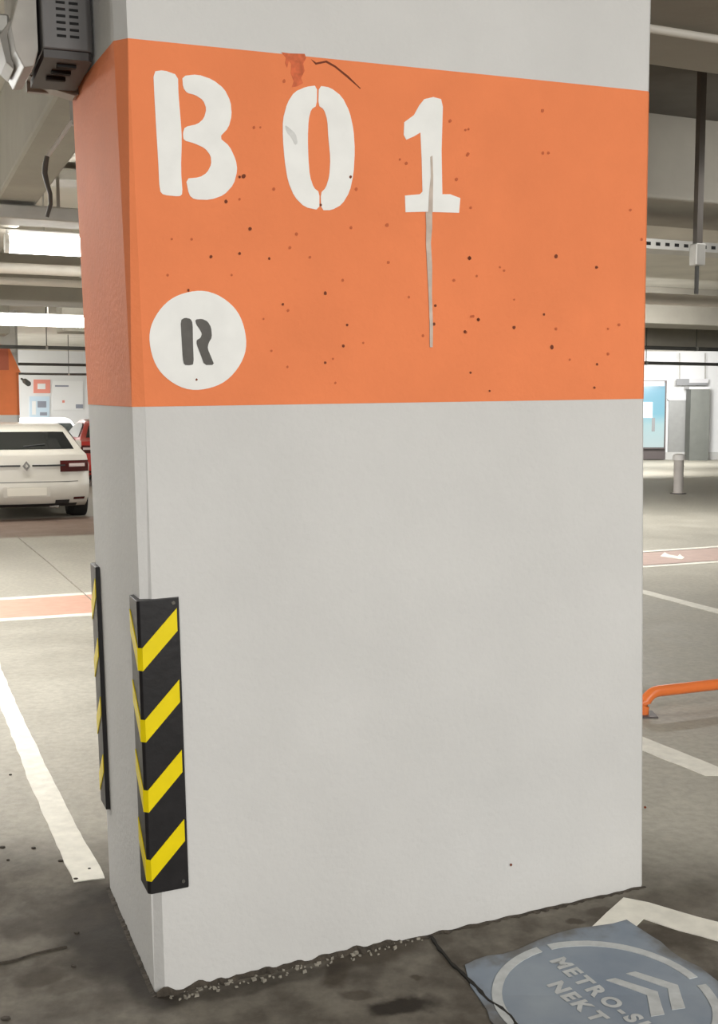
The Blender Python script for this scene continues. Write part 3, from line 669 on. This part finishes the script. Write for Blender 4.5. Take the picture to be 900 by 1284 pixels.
# ducts crossing the bright ceiling
for y, z, lab, a0, a1 in ((229, 3.28, 'flat grey duct crossing the ceiling above the short batten lamp', .42, 5), (281, 2.76, 'flat grey duct directly over the short batten lamp', -4, 3.5)):
    a, b = solve_u(60, y, z); d = empty('flat_duct', G((a0 + a1) / 2, b, z), lab, 'duct')
    MB().box(G((a0 + a1) / 2, b, z + .045), (a1 - a0, .3, .09), UV).build('duct_body', 'galvanised', d, bevel=.01)
    for k in (.15, .45, .75): MB().box(G(a0 + (a1 - a0) * k, b, z + .045), (.03, .33, .11), UV).build('duct_flange', 'galvanised', d)
    for k in (.3, .6): MB().box(G(a0 + (a1 - a0) * k, b, (z + CZ) / 2 + .045), (.02, .02, CZ - z - .08), UV).build('hanger_rod', 'galvanised', d)

# ------------------------------------------------------------------ far orange pillar on the left
fp = floor_at(-20, 645) + V2 * 2.6
fa, fb = ab(at(27, 600, 21.4))
fp = G(fa - .75, fb + .3, 0)
far = empty('parking_pillar', fp, 'distant white pillar with an orange band behind the white car', 'pillar', kind='thing')
ch = [(-.72, -.3), (.70, -.3), (.75, -.25), (.75, .3), (-.75, .3), (-.75, -.27)]
def ringp(z0, z1, m, nm, s=1): MB().prism([fp + U2 * x * s + V2 * y * s + Vector((0, 0, z0)) for x, y in ch], Vector((0, 0, z1 - z0))).build(nm, m, far)
ringp(-.02, CZ + .01, 'white_paint', 'shaft')
ringp(1.47, 2.27, 'orange_paint', 'orange_band', 1.004)
def ffp(x, y):
    d = ray(x, y); t = (fp - V2 * .301 - CAM).dot(V2) / d.dot(V2); return CAM + d * t
MB().prism([ffp(-25, 430), ffp(10, 433), ffp(26, 467), ffp(-25, 467)], -V2 * .004).build('band_corner', 'orange_paint', far)
MB().prism([ffp(-25, 431), ffp(10, 434), ffp(11, 464), ffp(-25, 464)], -V2 * .012).build('red_patch', 'brick_red', far)
spk = empty('wall_camera', at(33, 479, 20.8), 'tiny dark camera jutting from the distant orange pillar', 'camera')
MB().tube([at(27, 475, 21.0), at(33, 479, 20.8)], .02, 8).build('arm', 'pipe_dark', spk); MB().tube([at(31.5, 478, 20.85), at(35.5, 481, 20.5)], .05, 10).build('camera_body', 'pipe_dark', spk)

# ------------------------------------------------------------------ cars
def make_car(paint, label, cat='car', group='parked cars'):
    root = empty('car', (0, 0, 0), label, cat, group)
    # side profile (y back to front, z): rear bumper up over the roof, bonnet, under the floor
    prof = [(.16, .19), (.06, .24), (.0, .34), (.0, .54), (.05, .62), (.03, .78), (.07, .925), (.36, .985), (.80, 1.25), (.95, 1.305), (1.15, 1.345), (1.6, 1.375), (2.1, 1.365), (2.5, 1.28),
            (3.15, .95), (3.8, .84), (4.05, .74), (4.14, .55), (4.12, .30), (3.95, .20), (2.0, .18), (.4, .17)]
    def hw(z): return .89 - (0.05 * max(0, (.4 - z) / .2)) if z < .86 else .89 - .27 * ((z - .86) / .52) ** 1.1
    def S(s, k):
        i = min(int(k), len(prof) - 1); f = k - i; p0 = prof[i]; p1 = prof[(i + 1) % len(prof)]
        y = p0[0] + (p1[0] - p0[0]) * f; z = p0[1] + (p1[1] - p0[1]) * f
        cv = .16 * abs(s) ** 3.2 * max(-1, min(1, (2.1 - y) / 1.6)); r = hw(z)
        edge = abs(s) ** 10
        return Vector((s * r * (1 - .012 * edge), y + cv, z - .02 * edge * (1 if z > 1 else 0)))
    SS = [-1, -.97, -.9, -.75, -.5, -.25, 0, .25, .5, .75, .9, .97, 1]
    mb = MB(); n = len(prof)
    for s in SS: mb.v += [S(s, k) for k in range(n)]
    for i in range(len(SS) - 1):
        for k in range(n): mb.f.append((i * n + k, i * n + (k + 1) % n, (i + 1) * n + (k + 1) % n, (i + 1) * n + k))
    mb.f += [tuple(range(n)), tuple(reversed(range((len(SS) - 1) * n, len(SS) * n)))]
    body = mb.build('body', paint, root, smooth=True, local=True)
    def panel(name, m, s0, s1, k0, k1, out=.008, par=root, ns=8, nk=3, off=Vector((0, -1, .15)), taper=0, loc0=None):
        mb = MB(); g = []
        for j in range(nk + 1):
            for i in range(ns + 1):
                t = j / nk; sa = s0 + (s1 - s0) * i / ns; sa *= 1 - taper * t
                g.append(S(sa, k0 + (k1 - k0) * t))
        N_ = len(g); mb.v = [p + off * out for p in g] + [p - off * .01 for p in g]; w_ = ns + 1
        for j in range(nk):
            for i in range(ns):
                q = (j * w_ + i, j * w_ + i + 1, (j + 1) * w_ + i + 1, (j + 1) * w_ + i); mb.f += [q, tuple(N_ + x for x in reversed(q))]
        bd = list(range(ns)) + [ns + j * w_ for j in range(nk)] + [N_ - 1 - i for i in range(ns)] + [(nk - j) * w_ for j in range(nk)]
        for i in range(len(bd)): a, b = bd[i], bd[(i + 1) % len(bd)]; mb.f.append((a, N_ + a, N_ + b, b))
        return mb.build(name, m, par, local=True, smooth=False)
    win = panel('rear_window', 'car_glass', -.86, .86, 7.06, 7.97, .012, nk=5)
    MB().tube([Vector((.0, .43, 1.04)), Vector((.30, .47, 1.07))], .008, 6).build('wiper', 'car_black', win, local=True)
    panel('tailgate_strip', 'car_black', -.60, -.09, 4.93, 5.08, .012); panel('tailgate_strip', 'car_black', .09, .60, 4.93, 5.08, .012)
    for s in (-1, 1):
        tl = panel('tail_light', 'tail_red', s * .52, s * .985, 4.42, 5.45, .014)
        panel('lens_insert', 'tail_clear', s * .66, s * .92, 4.85, 5.15, .022, par=tl)
        panel('bumper_vent', 'car_black', s * .45, s * .68, 1.0, 1.5, .01)
        panel('rear_reflector', 'tail_red', s * .74, s * .93, 1.5, 1.85, .012)
        wn = MB(); pts = [(.75, 1.0), (1.0, 1.22), (1.25, 1.29), (1.95, 1.30), (2.4, 1.22), (2.95, .99)]
        wn.prism([Vector((s * (hw(z) + .004), y, z)) for y, z in pts], Vector((s * .006, 0, 0))); wn.build('side_window', 'car_glass', root, local=True)
        mr = MB().box((s * 1.0, 2.75, 1.0), (.2, .1, .13)); mr.build('wing_mirror', paint, root, local=True, bevel=.03)
        for yy in (.78, 3.35):
            tw = MB().tube([(s * .62, yy, .315), (s * .70, yy, .315), (s * .885, yy, .315), (s * .90, yy, .315)], [.29, .315, .315, .29], 24); to = tw.build('wheel', 'tyre', root, local=True)
            MB().tube([(s * .89, yy, .315), (s * .908, yy, .315)], .2, 16).build('hub', 'hub_metal', to, local=True)
    panel('lower_bumper', 'car_black', -.82, .82, .05, .95, .012)
    pp = [S(0, 4.98) + Vector((x * .055, -.02, z * .07)) for x, z in ((0, 1), (1, 0), (0, -1), (-1, 0))]
    pin = [S(0, 4.98) + Vector((x * .022, -.02, z * .032)) for x, z in ((0, 1), (1, 0), (0, -1), (-1, 0))]
    mb = MB()
    for i in range(4): mb.prism([pp[i], pp[(i + 1) % 4], pin[(i + 1) % 4], pin[i]], Vector((0, -.012, 0)))
    mb.build('emblem', 'chrome', root, local=True)
    panel('plate_recess', paint, -.36, .36, 2.0, 2.75, .006); panel('number_plate', 'plate_white', -.30, .30, 2.1, 2.65, .016)
    panel('bumper_crease', 'car_black', -.8, .8, 3.1, 3.2, .004)
    ex = MB().box((.38, .2, .2), (.14, .12, .06)); ex.build('exhaust', 'chrome', root, local=True, bevel=.01)
    return root
CAR_RZ = GROT - math.radians(2)
wcar = make_car('car_white', 'white hatchback seen from behind, parked left of the pillar')
p = floor_at(35, 654); wcar.location = (p.x, p.y, 0); wcar.rotation_euler = (0, 0, CAR_RZ)
rcar = make_car('car_red', 'red car with dark glass behind the right shoulder of the white car')
p = floor_at(157, 610); rcar.location = (p.x, p.y, 0); rcar.rotation_euler = (0, 0, CAR_RZ)
scar = make_car('car_silver', 'pale silver car mostly hidden behind the white and red cars')
p = floor_at(64, 594); scar.location = (p.x, p.y, 0); scar.rotation_euler = (0, 0, CAR_RZ)

# ------------------------------------------------------------------ posters on the far left wall
def wall_rect(x0, y0, x1, y1, lift):
    B0 = 34 - .15 - lift; out = []
    for x, y in ((x0, y0), (x1, y0), (x1, y1), (x0, y1)):
        d = ray(x, y); t = (G(0, B0, 0) - CAM).dot(V2) / d.dot(V2); out.append(CAM + d * t)
    zt = (out[0].z + out[1].z) / 2; zb = (out[2].z + out[3].z) / 2
    out[0].z = out[1].z = zt; out[2].z = out[3].z = zb
    return out
def poster(x0, y0, x1, y1, m, label, inner=()):
    q = wall_rect(x0, y0, x1, y1, .0); c = sum(q, Vector()) / 4
    root = empty('wall_poster', c, label, 'poster')
    MB().prism(q, -V2 * .02).build('sheet', m, root)
    for (a0, b0, a1, b1, mm) in inner: MB().prism(wall_rect(a0, b0, a1, b1, .021), -V2 * .004).build('print_block', mm, root)
poster(42, 476, 63, 493, 'coral_poster', 'coral square sign high on the white far wall', ((47, 481, 57, 488, 'paper_white'),))
poster(37, 497, 62, 524, 'blue_poster', 'pale blue notice on the far wall under the coral sign', ((47, 503, 58, 511, 'poster_ink'), (50, 517, 59, 521, 'poster_ink'), (40, 503, 45, 520, 'paper_white')))
poster(66, 478, 104, 514, 'paper_white', 'large white notice beside the coral sign on the far wall', ((69, 483, 86, 485, 'poster_ink'), (95, 507, 104, 512, 'poster_ink'), (78, 502, 81, 505, 'coral_poster')))

# ------------------------------------------------------------------ right: rail, bollard, lobby
def floor_pt(x, y, h=0): p = floor_at(x, y); return Vector((p.x, p.y, p.z + h))
ra = floor_pt(806, 897); rb_ = floor_pt(1010, 872); dirr = (rb_ - ra).normalized(); rb_ = ra + dirr * 1.2
rail = empty('wheel_stop_rail', (ra + rb_) / 2, 'low orange tubular rail on the floor right of the pillar', 'parking rail')
hgt = .115; rr = .028; path = [ra + Vector((0, 0, -.01)), ra + Vector((0, 0, hgt - .09))]
for k in range(1, 7):
    t = k / 6 * math.pi / 2; path.append(ra + dirr * (.09 * (1 - math.cos(t))) + Vector((0, 0, hgt - .09 + .09 * math.sin(t))))
for k in range(0, 7):
    t = (1 - k / 6) * math.pi / 2; path.append(rb_ - dirr * (.09 * (1 - math.cos(t))) + Vector((0, 0, hgt - .09 + .09 * math.sin(t))))
path.append(rb_ + Vector((0, 0, -.01)))
MB().tube(path, rr, 14).build('tube', 'orange_rail', rail, smooth=True)
for q in (ra, rb_): MB().box(q + Vector((0, 0, .004)), (.12, .12, .01)).build('base_plate', 'frame_dark', rail)
p = floor_pt(850, 619)
bol = empty('bollard', p, 'short white bollard standing before the lobby', 'bollard')
MB().lathe(p, [(.105, -.003), (.105, .02), (.09, .03), (.09, .62), (.095, .63)], 20).build('post', 'bollard_white', bol, smooth=True)
MB().lathe(p, [(.115, .63), (.115, .70), (.09, .735), (.03, .75)], 20).build('cap', 'bollard_pale', bol, smooth=True)
MB().lathe(p, [(.15, -.003), (.15, .012), (.11, .015)], 20).build('base_plate', 'frame_dark', bol)
# lobby wall facing the viewer beyond the bollard
LY = 36.0
def lob(x0, y0, x1, y1, Y=LY, thick=.1):
    q = [at(x0, y0, Y), at(x1, y0, Y), at(x1, y1, Y), at(x0, y1, Y)]
    c = sum(q, Vector()) / 4; return MB().box(c + Vector((0, thick / 2, 0)), (abs(q[1].x - q[0].x), thick, abs(q[0].z - q[3].z)))
lw = lob(700, 436, 1200, 577, LY + .1, .25); tag(lw.build('wall_right_lobby', 'wall_white'), 'white lobby wall', None, None, 'structure')
tag(lob(700, 567, 1200, 577, LY + .0, .12).build('baseboard_lobby', 'wall_grey'), 'low grey plinth of the lobby wall', None, None, 'structure')
ad = empty('advert_screen', at(800, 563, LY - .5), 'glowing blue and white upright screen right of the pillar', 'screen')
lob(790, 477, 835, 563, LY - .35, .18).build('casing', 'frame_dark', ad)
lob(790, 480, 833, 561, LY - .36, .02).build('display', 'advert_glow', ad)
lob(790, 478, 833, 484, LY - .37, .02).build('top_strip', 'paper_white', ad)
lob(817, 524, 821, 541, LY - .37, .02).build('bottle_picture', 'sign_grey', ad)
lob(790, 504, 818, 524, LY - .37, .02).build('print_block', 'blue_poster', ad)
lob(790, 563, 834, 576, LY - .25, .15).build('stand', 'frame_dark', ad)
dr_ = empty('door_1', at(853, 577, LY), 'grey metal door', None, None, 0, 'structure')
lob(838, 502, 866, 574, LY + .02, .09).build('door_leaf', 'steel_grey', dr_)
lob(837, 500, 867, 502, LY - .0, .1).build('door_frame', 'sign_pale', dr_)
lob(861, 535, 863, 540, LY - .0, .03).build('handle', 'chrome', dr_)
lp = empty('lobby_post', at(876, 570, LY - .6), 'dark greenish grey square post before the lobby wall', 'post', kind='thing')
lob(865, 487, 889, 578, LY - .6, .5).build('shaft', 'pillar_grey', lp)
lob(864, 485, 890, 488, LY - .62, .54).build('cap', 'sign_pale', lp)
sg = empty('hanging_sign', at(865, 478, LY - .3), 'slim grey sign board above the grey door', 'sign')
lob(848, 475, 864, 483, LY - .3, .05).build('panel', 'sign_grey', sg); lob(864, 475, 888, 480, LY - .3, .05).build('panel', 'sign_pale', sg); lob(864, 480, 887, 483, LY - .3, .05).build('panel', 'sign_grey', sg)
for x in (852, 884): MB().tube([at(x, 475, LY - .27), at(x, 443, LY - .27)], .015, 6).build('hanger_rod', 'galvanised', sg)
